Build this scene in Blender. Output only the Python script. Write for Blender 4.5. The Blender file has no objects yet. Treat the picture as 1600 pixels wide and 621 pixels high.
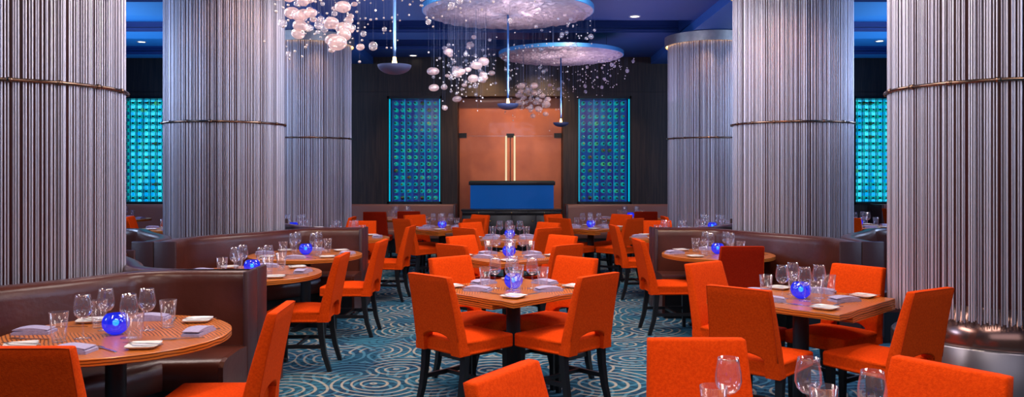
import bpy, bmesh, math, random
from mathutils import Vector, Matrix
random.seed(7)
PI = math.pi
F = 1250.0; HY = 270.0; CZ = 1.6          # lens in pixels of a 1600 wide frame, horizon row, eye height
C = bpy.context.scene.collection

# ------------------------------------------------------------------ materials
def new_mat(name):
    m = bpy.data.materials.new(name); m.use_nodes = True
    nt = m.node_tree; nt.nodes.clear()
    out = nt.nodes.new('ShaderNodeOutputMaterial')
    return m, nt, out
def N(nt, t, **kw):
    n = nt.nodes.new(t)
    for k, v in kw.items():
        if k in n.inputs: n.inputs[k].default_value = v
        else: setattr(n, k, v)
    return n
def L(nt, a, b): nt.links.new(a, b)
def c4(c): return (c[0], c[1], c[2], 1)
def pbr(name, col, rough=.5, metal=0., spec=.5, emit=None, es=0., coat=0., sheen=0., noise=None, bump=None):
    m, nt, out = new_mat(name)
    b = N(nt, 'ShaderNodeBsdfPrincipled')
    b.inputs['Base Color'].default_value = c4(col); b.inputs['Roughness'].default_value = rough
    b.inputs['Metallic'].default_value = metal; b.inputs['Specular IOR Level'].default_value = spec
    b.inputs['Coat Weight'].default_value = coat; b.inputs['Sheen Weight'].default_value = sheen
    if emit: b.inputs['Emission Color'].default_value = c4(emit); b.inputs['Emission Strength'].default_value = es
    tc = N(nt, 'ShaderNodeTexCoord')
    if noise:                                       # (scale, second colour, contrast)
        nz = N(nt, 'ShaderNodeTexNoise'); nz.inputs['Scale'].default_value = noise[0]; nz.inputs['Detail'].default_value = 4
        L(nt, tc.outputs['Object'], nz.inputs['Vector'])
        r = N(nt, 'ShaderNodeValToRGB'); r.color_ramp.elements[0].position = .35; r.color_ramp.elements[1].position = .65
        r.color_ramp.elements[0].color = c4(col); r.color_ramp.elements[1].color = c4(noise[1])
        L(nt, nz.outputs['Fac'], r.inputs['Fac']); L(nt, r.outputs['Color'], b.inputs['Base Color'])
    if bump:                                        # (scale, strength)
        nz = N(nt, 'ShaderNodeTexNoise'); nz.inputs['Scale'].default_value = bump[0]; nz.inputs['Detail'].default_value = 3
        L(nt, tc.outputs['Object'], nz.inputs['Vector'])
        bp = N(nt, 'ShaderNodeBump'); bp.inputs['Strength'].default_value = bump[1]; bp.inputs['Distance'].default_value = .01
        L(nt, nz.outputs['Fac'], bp.inputs['Height']); L(nt, bp.outputs['Normal'], b.inputs['Normal'])
    L(nt, b.outputs[0], out.inputs['Surface'])
    return m
def emis(name, col, s):
    m, nt, out = new_mat(name)
    e = N(nt, 'ShaderNodeEmission'); e.inputs['Color'].default_value = c4(col); e.inputs['Strength'].default_value = s
    L(nt, e.outputs[0], out.inputs['Surface']); return m
def thin_glass(name, tint=(.97, .98, 1.), base=.05, gain=.85, rough=.03, milk=None):
    m, nt, out = new_mat(name)
    t = N(nt, 'ShaderNodeBsdfTransparent'); t.inputs['Color'].default_value = c4(tint)
    g = N(nt, 'ShaderNodeBsdfGlossy'); g.inputs['Roughness'].default_value = rough; g.inputs['Color'].default_value = (1, 1, 1, 1)
    fr = N(nt, 'ShaderNodeLayerWeight'); fr.inputs['Blend'].default_value = .5
    pw = N(nt, 'ShaderNodeMath', operation='POWER'); pw.inputs[1].default_value = 3.2; L(nt, fr.outputs['Facing'], pw.inputs[0])
    mr = N(nt, 'ShaderNodeMapRange'); mr.inputs['To Min'].default_value = base; mr.inputs['To Max'].default_value = gain
    L(nt, pw.outputs[0], mr.inputs['Value'])
    mx = N(nt, 'ShaderNodeMixShader'); L(nt, mr.outputs[0], mx.inputs[0])
    L(nt, t.outputs[0], mx.inputs[1]); L(nt, g.outputs[0], mx.inputs[2])
    last = mx
    if milk:                                        # (colour, amount): seeded, slightly milky glass
        d = N(nt, 'ShaderNodeBsdfDiffuse'); d.inputs['Color'].default_value = c4(milk[0])
        tr = N(nt, 'ShaderNodeBsdfTranslucent'); tr.inputs['Color'].default_value = c4(milk[0])
        a = N(nt, 'ShaderNodeAddShader'); L(nt, d.outputs[0], a.inputs[0]); L(nt, tr.outputs[0], a.inputs[1])
        m2 = N(nt, 'ShaderNodeMixShader'); m2.inputs[0].default_value = milk[1]
        L(nt, mx.outputs[0], m2.inputs[1]); L(nt, a.outputs[0], m2.inputs[2]); last = m2
    L(nt, last.outputs[0], out.inputs['Surface'])
    return m

def carpet_mat():
    m, nt, out = new_mat('carpet')
    b = N(nt, 'ShaderNodeBsdfPrincipled'); b.inputs['Roughness'].default_value = .95; b.inputs['Specular IOR Level'].default_value = .1
    tc = N(nt, 'ShaderNodeTexCoord')
    wn = N(nt, 'ShaderNodeTexNoise'); wn.inputs['Scale'].default_value = 1.6; wn.inputs['Detail'].default_value = 1
    L(nt, tc.outputs['Object'], wn.inputs['Vector'])
    sub = N(nt, 'ShaderNodeVectorMath', operation='SUBTRACT'); sub.inputs[1].default_value = (.5, .5, .5); L(nt, wn.outputs['Color'], sub.inputs[0])
    scl = N(nt, 'ShaderNodeVectorMath', operation='SCALE'); scl.inputs['Scale'].default_value = .16; L(nt, sub.outputs[0], scl.inputs[0])
    add = N(nt, 'ShaderNodeVectorMath', operation='ADD'); L(nt, tc.outputs['Object'], add.inputs[0]); L(nt, scl.outputs[0], add.inputs[1])
    def rings(scale, off, freq, lo):
        mp = N(nt, 'ShaderNodeMapping'); mp.inputs['Location'].default_value = off; L(nt, add.outputs[0], mp.inputs['Vector'])
        v = N(nt, 'ShaderNodeTexVoronoi'); v.inputs['Scale'].default_value = scale; v.inputs['Randomness'].default_value = .75
        v.voronoi_dimensions = '2D'; L(nt, mp.outputs[0], v.inputs['Vector'])
        ms = N(nt, 'ShaderNodeMath', operation='MULTIPLY'); ms.inputs[1].default_value = freq; L(nt, v.outputs['Distance'], ms.inputs[0])
        sn = N(nt, 'ShaderNodeMath', operation='SINE'); L(nt, ms.outputs[0], sn.inputs[0])
        mr = N(nt, 'ShaderNodeMapRange'); mr.inputs['From Min'].default_value = lo; mr.inputs['From Max'].default_value = lo + .3
        L(nt, sn.outputs[0], mr.inputs['Value']); return mr.outputs[0], v
    r1, v1 = rings(1.55, (0, 0, 0), 50, .55)
    r2, v2 = rings(1.55, (.37, .21, 0), 50, .5)
    r3, v3 = rings(2.4, (.9, .6, 0), 38, .5)
    # base teal and navy patches
    nz = N(nt, 'ShaderNodeTexNoise'); nz.inputs['Scale'].default_value = 2.2; nz.inputs['Detail'].default_value = 2; L(nt, tc.outputs['Object'], nz.inputs['Vector'])
    cr = N(nt, 'ShaderNodeValToRGB'); cr.color_ramp.elements[0].position = .38; cr.color_ramp.elements[1].position = .62
    cr.color_ramp.elements[0].color = (.013, .05, .105, 1); cr.color_ramp.elements[1].color = (.018, .105, .17, 1)
    L(nt, nz.outputs['Fac'], cr.inputs['Fac'])
    def mix(fac, a, col, amt):
        mm = N(nt, 'ShaderNodeMath', operation='MULTIPLY'); mm.inputs[1].default_value = amt; L(nt, fac, mm.inputs[0])
        x = N(nt, 'ShaderNodeMix', data_type='RGBA'); L(nt, mm.outputs[0], x.inputs['Factor']); L(nt, a, x.inputs['A'])
        if isinstance(col, tuple): x.inputs['B'].default_value = c4(col)
        else: L(nt, col, x.inputs['B'])
        return x.outputs['Result']
    a = mix(r3, cr.outputs['Color'], (.008, .03, .06), .85)
    a = mix(r2, a, (.07, .22, .32), .7)
    # gate cream rings with large patches so that arcs break off
    gz = N(nt, 'ShaderNodeTexNoise'); gz.inputs['Scale'].default_value = 1.9; gz.inputs['Detail'].default_value = 0; L(nt, tc.outputs['Object'], gz.inputs['Vector'])
    gm = N(nt, 'ShaderNodeMapRange'); gm.inputs['From Min'].default_value = .36; gm.inputs['From Max'].default_value = .46; L(nt, gz.outputs['Fac'], gm.inputs['Value'])
    gg = N(nt, 'ShaderNodeMath', operation='MULTIPLY'); L(nt, r1, gg.inputs[0]); L(nt, gm.outputs[0], gg.inputs[1])
    a = mix(gg.outputs[0], a, (.42, .38, .30), .72)
    fz = N(nt, 'ShaderNodeTexNoise'); fz.inputs['Scale'].default_value = 160; L(nt, tc.outputs['Object'], fz.inputs['Vector'])
    mlt = N(nt, 'ShaderNodeMapRange'); mlt.inputs['To Min'].default_value = .6; mlt.inputs['To Max'].default_value = 1.4; L(nt, fz.outputs['Fac'], mlt.inputs['Value'])
    vm = N(nt, 'ShaderNodeVectorMath', operation='SCALE'); L(nt, a, vm.inputs[0]); L(nt, mlt.outputs[0], vm.inputs['Scale'])
    L(nt, vm.outputs[0], b.inputs['Base Color'])
    bp = N(nt, 'ShaderNodeBump'); bp.inputs['Strength'].default_value = .4; bp.inputs['Distance'].default_value = .004
    L(nt, fz.outputs['Fac'], bp.inputs['Height']); L(nt, bp.outputs[0], b.inputs['Normal'])
    L(nt, b.outputs[0], out.inputs['Surface']); return m

def zebra_mat(name, edge=False):
    m, nt, out = new_mat(name)
    b = N(nt, 'ShaderNodeBsdfPrincipled'); b.inputs['Roughness'].default_value = .28; b.inputs['Coat Weight'].default_value = .06; b.inputs['Specular IOR Level'].default_value = .35; b.inputs['Coat Roughness'].default_value = .15
    tc = N(nt, 'ShaderNodeTexCoord'); sx = N(nt, 'ShaderNodeSeparateXYZ'); L(nt, tc.outputs['Object'], sx.inputs[0])
    nz = N(nt, 'ShaderNodeTexNoise'); nz.inputs['Scale'].default_value = 5; nz.inputs['Detail'].default_value = 3; L(nt, tc.outputs['Object'], nz.inputs['Vector'])
    if edge:
        ml = N(nt, 'ShaderNodeMath', operation='MULTIPLY'); ml.inputs[1].default_value = 420; L(nt, sx.outputs['Z'], ml.inputs[0])
        base = ml.outputs[0]
    else:
        ax = N(nt, 'ShaderNodeMath', operation='ABSOLUTE'); L(nt, sx.outputs['X'], ax.inputs[0])
        ay = N(nt, 'ShaderNodeMath', operation='ABSOLUTE'); L(nt, sx.outputs['Y'], ay.inputs[0])
        s = N(nt, 'ShaderNodeMath', operation='ADD'); L(nt, ax.outputs[0], s.inputs[0]); L(nt, ay.outputs[0], s.inputs[1])
        ml = N(nt, 'ShaderNodeMath', operation='MULTIPLY'); ml.inputs[1].default_value = 240; L(nt, s.outputs[0], ml.inputs[0])
        base = ml.outputs[0]
    nm = N(nt, 'ShaderNodeMath', operation='MULTIPLY'); nm.inputs[1].default_value = 14; L(nt, nz.outputs['Fac'], nm.inputs[0])
    ad = N(nt, 'ShaderNodeMath', operation='ADD'); L(nt, base, ad.inputs[0]); L(nt, nm.outputs[0], ad.inputs[1])
    sn = N(nt, 'ShaderNodeMath', operation='SINE'); L(nt, ad.outputs[0], sn.inputs[0])
    cr = N(nt, 'ShaderNodeValToRGB'); e = cr.color_ramp.elements
    e[0].position = .0; e[0].color = (.09, .018, .004, 1); e[1].position = .6; e[1].color = (.60, .165, .022, 1)
    k = e.new(.3); k.color = (.42, .11, .016, 1)
    mr = N(nt, 'ShaderNodeMapRange'); mr.inputs['From Min'].default_value = -1; L(nt, sn.outputs[0], mr.inputs['Value'])
    L(nt, mr.outputs[0], cr.inputs['Fac']); L(nt, cr.outputs['Color'], b.inputs['Base Color'])
    L(nt, b.outputs[0], out.inputs['Surface']); return m

def wood_wall():
    m, nt, out = new_mat('dark wood panelling')
    b = N(nt, 'ShaderNodeBsdfPrincipled'); b.inputs['Roughness'].default_value = .45
    tc = N(nt, 'ShaderNodeTexCoord'); mp = N(nt, 'ShaderNodeMapping'); mp.inputs['Scale'].default_value = (26, 26, 1.2); L(nt, tc.outputs['Object'], mp.inputs['Vector'])
    nz = N(nt, 'ShaderNodeTexNoise'); nz.inputs['Scale'].default_value = 1.5; nz.inputs['Detail'].default_value = 5; L(nt, mp.outputs[0], nz.inputs['Vector'])
    cr = N(nt, 'ShaderNodeValToRGB'); cr.color_ramp.elements[0].position = .35; cr.color_ramp.elements[1].position = .7
    cr.color_ramp.elements[0].color = (.009, .006, .007, 1); cr.color_ramp.elements[1].color = (.038, .021, .017, 1)
    L(nt, nz.outputs['Fac'], cr.inputs['Fac']); L(nt, cr.outputs['Color'], b.inputs['Base Color'])
    L(nt, b.outputs[0], out.inputs['Surface']); return m

def copper_glass():
    m, nt, out = new_mat('copper tinted glass wall')
    b = N(nt, 'ShaderNodeBsdfPrincipled'); b.inputs['Roughness'].default_value = .32; b.inputs['Metallic'].default_value = .3; b.inputs['Coat Weight'].default_value = .15
    tc = N(nt, 'ShaderNodeTexCoord'); nz = N(nt, 'ShaderNodeTexNoise'); nz.inputs['Scale'].default_value = 2.2; nz.inputs['Detail'].default_value = 3
    L(nt, tc.outputs['Object'], nz.inputs['Vector'])
    cr = N(nt, 'ShaderNodeValToRGB'); cr.color_ramp.elements[0].position = .3; cr.color_ramp.elements[1].position = .75
    cr.color_ramp.elements[0].color = (.42, .125, .065, 1); cr.color_ramp.elements[1].color = (.60, .19, .085, 1)
    L(nt, nz.outputs['Fac'], cr.inputs['Fac']); L(nt, cr.outputs['Color'], b.inputs['Base Color'])
    L(nt, b.outputs[0], out.inputs['Surface']); return m

def rod_mat():
    m, nt, out = new_mat('satin steel rods')
    b = N(nt, 'ShaderNodeBsdfPrincipled'); b.inputs['Roughness'].default_value = .36; b.inputs['Metallic'].default_value = .7
    oi = N(nt, 'ShaderNodeNewGeometry')
    cr = N(nt, 'ShaderNodeValToRGB'); cr.color_ramp.elements[0].color = (.40, .36, .42, 1); cr.color_ramp.elements[1].color = (.92, .88, .97, 1)
    L(nt, oi.outputs['Random Per Island'], cr.inputs['Fac']); L(nt, cr.outputs['Color'], b.inputs['Base Color'])
    L(nt, b.outputs[0], out.inputs['Surface']); return m

def lit_panel(name, c1, c2, s, scale=(3, 3, .6)):
    m, nt, out = new_mat(name)
    e = N(nt, 'ShaderNodeEmission'); e.inputs['Strength'].default_value = s
    tc = N(nt, 'ShaderNodeTexCoord'); mp = N(nt, 'ShaderNodeMapping'); mp.inputs['Scale'].default_value = scale; L(nt, tc.outputs['Object'], mp.inputs['Vector'])
    nz = N(nt, 'ShaderNodeTexNoise'); nz.inputs['Scale'].default_value = 1.6; nz.inputs['Detail'].default_value = 2; L(nt, mp.outputs[0], nz.inputs['Vector'])
    cr = N(nt, 'ShaderNodeValToRGB'); cr.color_ramp.elements[0].position = .38; cr.color_ramp.elements[1].position = .62
    cr.color_ramp.elements[0].color = c4(c1); cr.color_ramp.elements[1].color = c4(c2)
    L(nt, nz.outputs['Fac'], cr.inputs['Fac']); L(nt, cr.outputs['Color'], e.inputs['Color'])
    L(nt, e.outputs[0], out.inputs['Surface']); return m

M = dict(
    carpet=carpet_mat(), zebra=zebra_mat('zebrawood tabletop'), zebra_edge=zebra_mat('zebrawood edge', True),
    wall=wood_wall(), copper=copper_glass(), rods=rod_mat(),
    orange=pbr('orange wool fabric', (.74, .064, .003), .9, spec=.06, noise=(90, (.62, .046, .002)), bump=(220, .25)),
    piping=pbr('orange piping', (.55, .04, .002), .8, spec=.1),
    black=pbr('black lacquered wood', (.006, .006, .008), .35),
    blackmetal=pbr('black powder coated metal', (.008, .009, .012), .45, bump=(60, .1)),
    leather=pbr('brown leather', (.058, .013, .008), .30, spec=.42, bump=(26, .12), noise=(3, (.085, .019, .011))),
    red=pbr('wool fabric with painted red shade', (.40, .018, .004), .9, spec=.05, noise=(90, (.32, .013, .003)), bump=(220, .25)), leather_wall=pbr('brown leather with painted light', (.24, .095, .075), .38, bump=(26, .1)), leather_dark=pbr('dark brown leather side', (.050, .018, .019), .38, spec=.5, bump=(26, .1)),  # red: chair fabric with shade painted in; leather_wall: leather with light painted in
    core=pbr('dark red column core', (.13, .022, .018), .4),
    drum=pbr('polished bronze drum', (.30, .17, .14), .16, metal=.8),
    drum_low=pbr('grey steel drum', (.24, .23, .26), .3, metal=.85, bump=(6, .05)),
    cap=pbr('brushed steel band', (.62, .58, .54), .38, metal=.8, noise=(12, (.50, .48, .45))),
    hoop=pbr('polished bronze hoop', (.30, .19, .13), .2, metal=1.),
    warm=emis('warm cove light', (1., .58, .22), 10.),
    ceil=pbr('blue light painted on ceiling', (.025, .085, .30), .55, noise=(1.2, (.035, .09, .31))),  # blue lighting put into the base colour of ceiling and sides
    ceil_side=pbr('bright blue light painted on ceiling', (.05, .36, .85), .55),
    ceil_deep=pbr('blue-lit coffer tone', (.012, .05, .22), .5),  # coffer sides and beams also hold the blue light as colour
    beam=pbr('blue-lit beam tone', (.035, .15, .50), .5),
    grille=pbr('dark vent grille', (.01, .012, .025), .5),
    disc_rim=pbr('rim with blue light painted in', (.06, .32, .72), .4),  # blue light on the rim put into its colour
    disc_under=pbr('crinkled silver leaf', (.55, .50, .62), .42, metal=.25, noise=(9, (.42, .36, .46)), bump=(14, 1.)),
    bowl=pbr('slate blue bowl enamel', (.09, .13, .30), .4),
    prod=pbr('brushed blue pendant rod', (.05, .16, .45), .5),
    glass=thin_glass('clear drinking glass', base=.035, gain=.9, milk=((.80, .82, 1.), .012)),
    pane=thin_glass('cabinet glass pane', base=.012, gain=.3, rough=.15),
    bubble=thin_glass('seeded bubble glass', (1, .94, .92), .22, .9, .10, milk=((.88, .72, .70), .24)),
    clear=thin_glass('clear bubble glass', base=.12, gain=1., rough=.02, milk=((.9, .85, .88), .12)),
    bead=pbr('tiny glass bead', (.9, .8, .78), .15, spec=.9, coat=.5),
    wire=pbr('fine steel wire', (.10, .13, .25), .6),
    napkin=pbr('lilac linen napkin', (.40, .35, .52), .9, noise=(60, (.34, .30, .46)), bump=(180, .3)),
    china=pbr('white china', (.78, .74, .70), .12, coat=.5),
    steel=pbr('polished steel', (.55, .53, .55), .2, metal=1.),
    wine=emis('unused', (1, 1, 1), 0),
    globe=None, flame=emis('tea light glow', (.05, .75, 1.), 9.),
    bottle=None,
    bottle_b=pbr('olive bottle glass', (.16, .30, .04), .08, spec=.9, coat=.6),
    foil_a=pbr('black foil cap', (.01, .012, .014), .3), foil_r=pbr('red foil cap', (.4, .02, .02), .35, metal=.3), foil_g=pbr('gold foil cap', (.6, .42, .12), .3, metal=.8),
    blue_panel=lit_panel('blue backlit panel', (.018, .02, .17), (.006, .08, .30), .8, (7, 3, .5)),
    cyan_panel=lit_panel('cyan backlit panel', (.0, .30, .72), (.05, .75, .95), 1.35),
    strip=emis('cyan light strip', (.0, .60, .85), 1.7), strip_dim=emis('dim cyan light strip', (.0, .45, .75), 1.0),
    post=pbr('clear acrylic post', (.10, .22, .38), .2, metal=.3),
    frame=pbr('black cabinet frame', (.010, .012, .016), .3),
    counter=pbr('blue lacquer with added glow', (.002, .05, .26), .3, coat=.1, spec=.2, emit=(.0, .09, .36), es=.42),  # lacquer given a faint blue glow as emission
    greenedge=pbr('green glass edge', (.02, .12, .06), .15),
    brass=pbr('brass knob', (.45, .26, .10), .3, metal=1.),
    handle=emis('door handle with painted light', (1., .80, .50), 1.0),  # handle brightness put in as emission
    lamp=emis('downlight lens', (1., .85, .65), 6.), white=pbr('white trim ring', (.5, .55, .65), .5),
)
def globe_mat():
    m, nt, out = new_mat('cobalt blue glass globe')
    e = N(nt, 'ShaderNodeEmission'); e.inputs['Strength'].default_value = 1.0; e.inputs['Color'].default_value = (.015, .03, .95, 1)
    t = N(nt, 'ShaderNodeBsdfTransparent'); t.inputs['Color'].default_value = (.15, .25, 1, 1)
    g = N(nt, 'ShaderNodeBsdfGlossy'); g.inputs['Roughness'].default_value = .08
    mx = N(nt, 'ShaderNodeMixShader'); mx.inputs[0].default_value = .72; L(nt, t.outputs[0], mx.inputs[1]); L(nt, e.outputs[0], mx.inputs[2])
    m2 = N(nt, 'ShaderNodeMixShader'); m2.inputs[0].default_value = .12; L(nt, mx.outputs[0], m2.inputs[1]); L(nt, g.outputs[0], m2.inputs[2])
    L(nt, m2.outputs[0], out.inputs['Surface']); return m
M['globe'] = globe_mat()
def bottle_mat():
    m, nt, out = new_mat('green bottle glass with painted glow')
    p = N(nt, 'ShaderNodeBsdfPrincipled'); p.inputs['Base Color'].default_value = (.03, .40, .34, 1); p.inputs['Roughness'].default_value = .12; p.inputs['Coat Weight'].default_value = 1.
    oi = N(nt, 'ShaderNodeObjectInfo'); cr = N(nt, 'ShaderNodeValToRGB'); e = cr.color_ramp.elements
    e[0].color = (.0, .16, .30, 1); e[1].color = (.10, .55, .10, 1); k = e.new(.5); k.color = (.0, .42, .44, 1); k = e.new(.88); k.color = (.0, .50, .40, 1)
    L(nt, oi.outputs['Random'], cr.inputs['Fac']); L(nt, cr.outputs['Color'], p.inputs['Emission Color']); p.inputs['Emission Strength'].default_value = .6  # teal glow put in for light shining through the glass
    t = N(nt, 'ShaderNodeBsdfTransparent'); t.inputs['Color'].default_value = (.1, .55, .5, 1)
    mx = N(nt, 'ShaderNodeMixShader'); mx.inputs[0].default_value = .75; L(nt, t.outputs[0], mx.inputs[1]); L(nt, p.outputs[0], mx.inputs[2])
    L(nt, mx.outputs[0], out.inputs['Surface']); return m
M['bottle'] = bottle_mat()

# ------------------------------------------------------------------ mesh helpers
class MB:
    def __init__(s): s.v = []; s.f = []; s.mi = []; s.sm = []
    def add(s, vs, fs, mi=0, smooth=False):
        n = len(s.v); s.v += [tuple(p) for p in vs]
        for f in fs: s.f.append([i + n for i in f]); s.mi.append(mi); s.sm.append(smooth)
    def box(s, x0, x1, y0, y1, z0, z1, mi=0, mat=None):
        vs = [Vector(p) for p in ((x0, y0, z0), (x1, y0, z0), (x1, y1, z0), (x0, y1, z0), (x0, y0, z1), (x1, y0, z1), (x1, y1, z1), (x0, y1, z1))]
        if mat: vs = [mat @ p for p in vs]
        s.add(vs, [(0, 3, 2, 1), (4, 5, 6, 7), (0, 1, 5, 4), (1, 2, 6, 5), (2, 3, 7, 6), (3, 0, 4, 7)], mi)
    def lathe(s, prof, n=24, cx=0, cy=0, mi=0, smooth=True, mat=None):
        base = len(s.v); vs = []
        for r, z in prof:
            for k in range(n):
                a = 2 * PI * k / n; p = Vector((cx + r * math.cos(a), cy + r * math.sin(a), z))
                vs.append(mat @ p if mat else p)
        fs = [(i * n + k, i * n + (k + 1) % n, (i + 1) * n + (k + 1) % n, (i + 1) * n + k) for i in range(len(prof) - 1) for k in range(n)]
        s.add(vs, fs, mi, smooth)
    def disc(s, r, z, n=24, cx=0, cy=0, mi=0, up=True):
        vs = [(cx + r * math.cos(2 * PI * k / n), cy + r * math.sin(2 * PI * k / n), z) for k in range(n)]
        f = tuple(range(n)); s.add(vs, [f if up else f[::-1]], mi)
    def tube(s, pts, r, n=8, closed=False, mi=0, caps=True):
        pts = [Vector(p) for p in pts]; m = len(pts); vs = []
        rr = r if isinstance(r, (list, tuple)) else [r] * m
        up0 = None
        for i, p in enumerate(pts):
            if closed: t = pts[(i + 1) % m] - pts[i - 1]
            else: t = pts[min(i + 1, m - 1)] - pts[max(i - 1, 0)]
            t.normalize()
            if up0 is None: up0 = Vector((0, 0, 1)) if abs(t.z) < .9 else Vector((1, 0, 0))
            u = (up0 - t * up0.dot(t)); u.normalize(); w = t.cross(u); up0 = u
            for k in range(n):
                a = 2 * PI * k / n; vs.append(p + (u * math.cos(a) + w * math.sin(a)) * rr[i])
        fs = []
        for i in range(m if closed else m - 1):
            j = (i + 1) % m
            for k in range(n): fs.append((i * n + k, i * n + (k + 1) % n, j * n + (k + 1) % n, j * n + k))
        if not closed and caps: fs += [tuple(range(n))[::-1], tuple((m - 1) * n + k for k in range(n))]
        s.add(vs, fs, mi, True)
    def sweep(s, path, prof, mi=0, smooth=True, caps=True, closed_prof=True):
        """profile (offset to the left-hand normal side, z) swept along a flat path with mitred corners"""
        m = len(path); n = len(prof); vs = []
        P = [Vector(p) for p in path]
        for i in range(m):
            d0 = (P[i] - P[i - 1]).normalized() if i > 0 else None
            d1 = (P[i + 1] - P[i]).normalized() if i < m - 1 else None
            if d0 is None: d0 = d1
            if d1 is None: d1 = d0
            n0 = Vector((-d0.y, d0.x)); n1 = Vector((-d1.y, d1.x)); nn = (n0 + n1)
            nn = nn / max(.25, nn.length_squared / 2)          # mitre
            for o, z in prof: vs.append((P[i].x + nn.x * o, P[i].y + nn.y * o, z))
        fs = []
        for i in range(m - 1):
            for k in range(n if closed_prof else n - 1):
                k2 = (k + 1) % n; fs.append((i * n + k, i * n + k2, (i + 1) * n + k2, (i + 1) * n + k))
        if caps: fs += [tuple(range(n)), tuple((m - 1) * n + k for k in range(n))[::-1]]
        s.add(vs, fs, mi, smooth)
    def mesh(s, name, mats, bevel=0, segs=2, fixn=True, auto=False):
        me = bpy.data.meshes.new(name); me.from_pydata(s.v, [], s.f)
        for m in (mats if isinstance(mats, (list, tuple)) else [mats]): me.materials.append(m)
        for p, mi, sm in zip(me.polygons, s.mi, s.sm): p.material_index = mi; p.use_smooth = sm
        bm = bmesh.new(); bm.from_mesh(me)
        if fixn: bmesh.ops.recalc_face_normals(bm, faces=bm.faces)
        if bevel:
            es = [e for e in bm.edges if len(e.link_faces) == 2 and e.calc_face_angle(0) > .5]
            bmesh.ops.bevel(bm, geom=es, offset=bevel, segments=segs, affect='EDGES', profile=.5, clamp_overlap=True)
            for f in bm.faces: f.smooth = True
        bm.to_mesh(me); bm.free()
        if auto or bevel: me.set_sharp_from_angle(angle=math.radians(42))
        return me
    def build(s, name, mats, parent=None, **kw):
        return link(name, s.mesh(name, mats, **kw), parent)

def link(name, me, parent=None, loc=None):
    o = bpy.data.objects.new(name, me); C.objects.link(o)
    if parent: o.parent = parent
    if loc: o.location = loc
    return o
def tag(o, label=None, cat=None, group=None, kind=None):
    if label: o['label'] = label
    if cat: o['category'] = cat
    if group: o['group'] = group
    if kind: o['kind'] = kind
    return o
def thing(name, label, cat, loc=(0, 0, 0), rz=0, group=None):
    o = bpy.data.objects.new(name, None); C.objects.link(o); o.empty_display_size = .1
    o.location = loc; o.rotation_euler = (0, 0, rz); return tag(o, label, cat, group)
def struct(name, mb, mats, parent=None, **kw):
    o = mb.build(name, mats, parent, **kw)
    if not parent: o['kind'] = 'structure'
    return o
def kids(o): return KID.get(o.name, [])
def dup(root, loc, rz=0, label=None, group=None, cat=None):
    r = root.copy(); C.objects.link(r); r.location = loc; r.rotation_euler = (0, 0, rz)
    if label: r['label'] = label
    if group: r['group'] = group
    for ch in [c for c in bpy.data.objects if c.parent == root]:
        c = ch.copy(); C.objects.link(c); c.parent = r
        for g in [x for x in ch.children]:
            d = g.copy(); C.objects.link(d); d.parent = c
    return r
class Kind:
    """first use moves the prototype itself, later uses copy it with its parts"""
    def __init__(s, root): s.root = root; s.used = False; s.ch = [c for c in root.children] ; s.gr = {c: list(c.children) for c in s.ch}
    def place(s, loc, rz, label, group=None):
        if not s.used:
            s.used = True; r = s.root; r.location = loc; r.rotation_euler = (0, 0, rz)
        else:
            r = s.root.copy(); C.objects.link(r); r.location = loc; r.rotation_euler = (0, 0, rz)
            for ch in s.ch:
                c = ch.copy(); C.objects.link(c); c.parent = r
                for g in s.gr[ch]:
                    d = g.copy(); C.objects.link(d); d.parent = c
        r['label'] = label
        if group: r['group'] = group
        elif 'group' in r.keys(): del r['group']
        return r

# ------------------------------------------------------------------ camera
cam = bpy.data.cameras.new('camera'); co = bpy.data.objects.new('camera', cam); C.objects.link(co)
co.location = (0, 0, CZ); co.rotation_euler = (PI / 2, 0, 0)
cam.sensor_width = 36; cam.lens = F / 1600 * 36; cam.shift_y = -(310.5 - HY) / 1600; cam.clip_start = .05
bpy.context.scene.camera = co

# ------------------------------------------------------------------ room shell
WY = 16.6; XW = 9.6; ZC = 4.0
mb = MB(); mb.box(-XW, XW, -2.5, 18, -.1, 0); struct('floor', mb, M['carpet'])
# cabinets (x0,x1) and the niche cut into the back wall
CABS = [(-8.2, -7.2), (-2.59, -1.46), (1.35, 2.48), (7.1, 8.12)]
NZ0, NZ1 = .94, 3.19
mb = MB()
xs = [-XW] + [v for c in (CABS[0], CABS[1], (-1.13, 1.06), CABS[2], CABS[3]) for v in c] + [XW]
for i in range(0, len(xs), 2): mb.box(xs[i], xs[i + 1], WY, WY + .5, 0, NZ1)
mb.box(-XW, XW, WY + .0, WY + .5, NZ1, 4.2)
for a, b in CABS: mb.box(a, b, WY, WY + .5, 0, NZ0)
struct('wall_back', mb, M['wall'])
mb = MB()
for x in (-5.3, -3.4, -.1 - 2.75, 3.4, 5.3): pass
mb.box(-XW, XW, WY - .006, WY - .001, 3.27, 3.28); struct('trim_1', mb, M['black'])
mb = MB(); mb.box(-1.13, 1.06, WY + .5, WY + .56, 0, NZ1); struct('wall_niche', mb, M['copper'])
for nm, x0, x1, y0, y1 in (('wall_left', -XW - .1, -XW, -2.5, 17.1), ('wall_right', XW, XW + .1, -2.5, 17.1), ('wall_front', -XW, XW, -2.6, -2.5)):
    mb = MB(); mb.box(x0, x1, y0, y1, 0, 4.3); struct(nm, mb, M['wall'])
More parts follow.
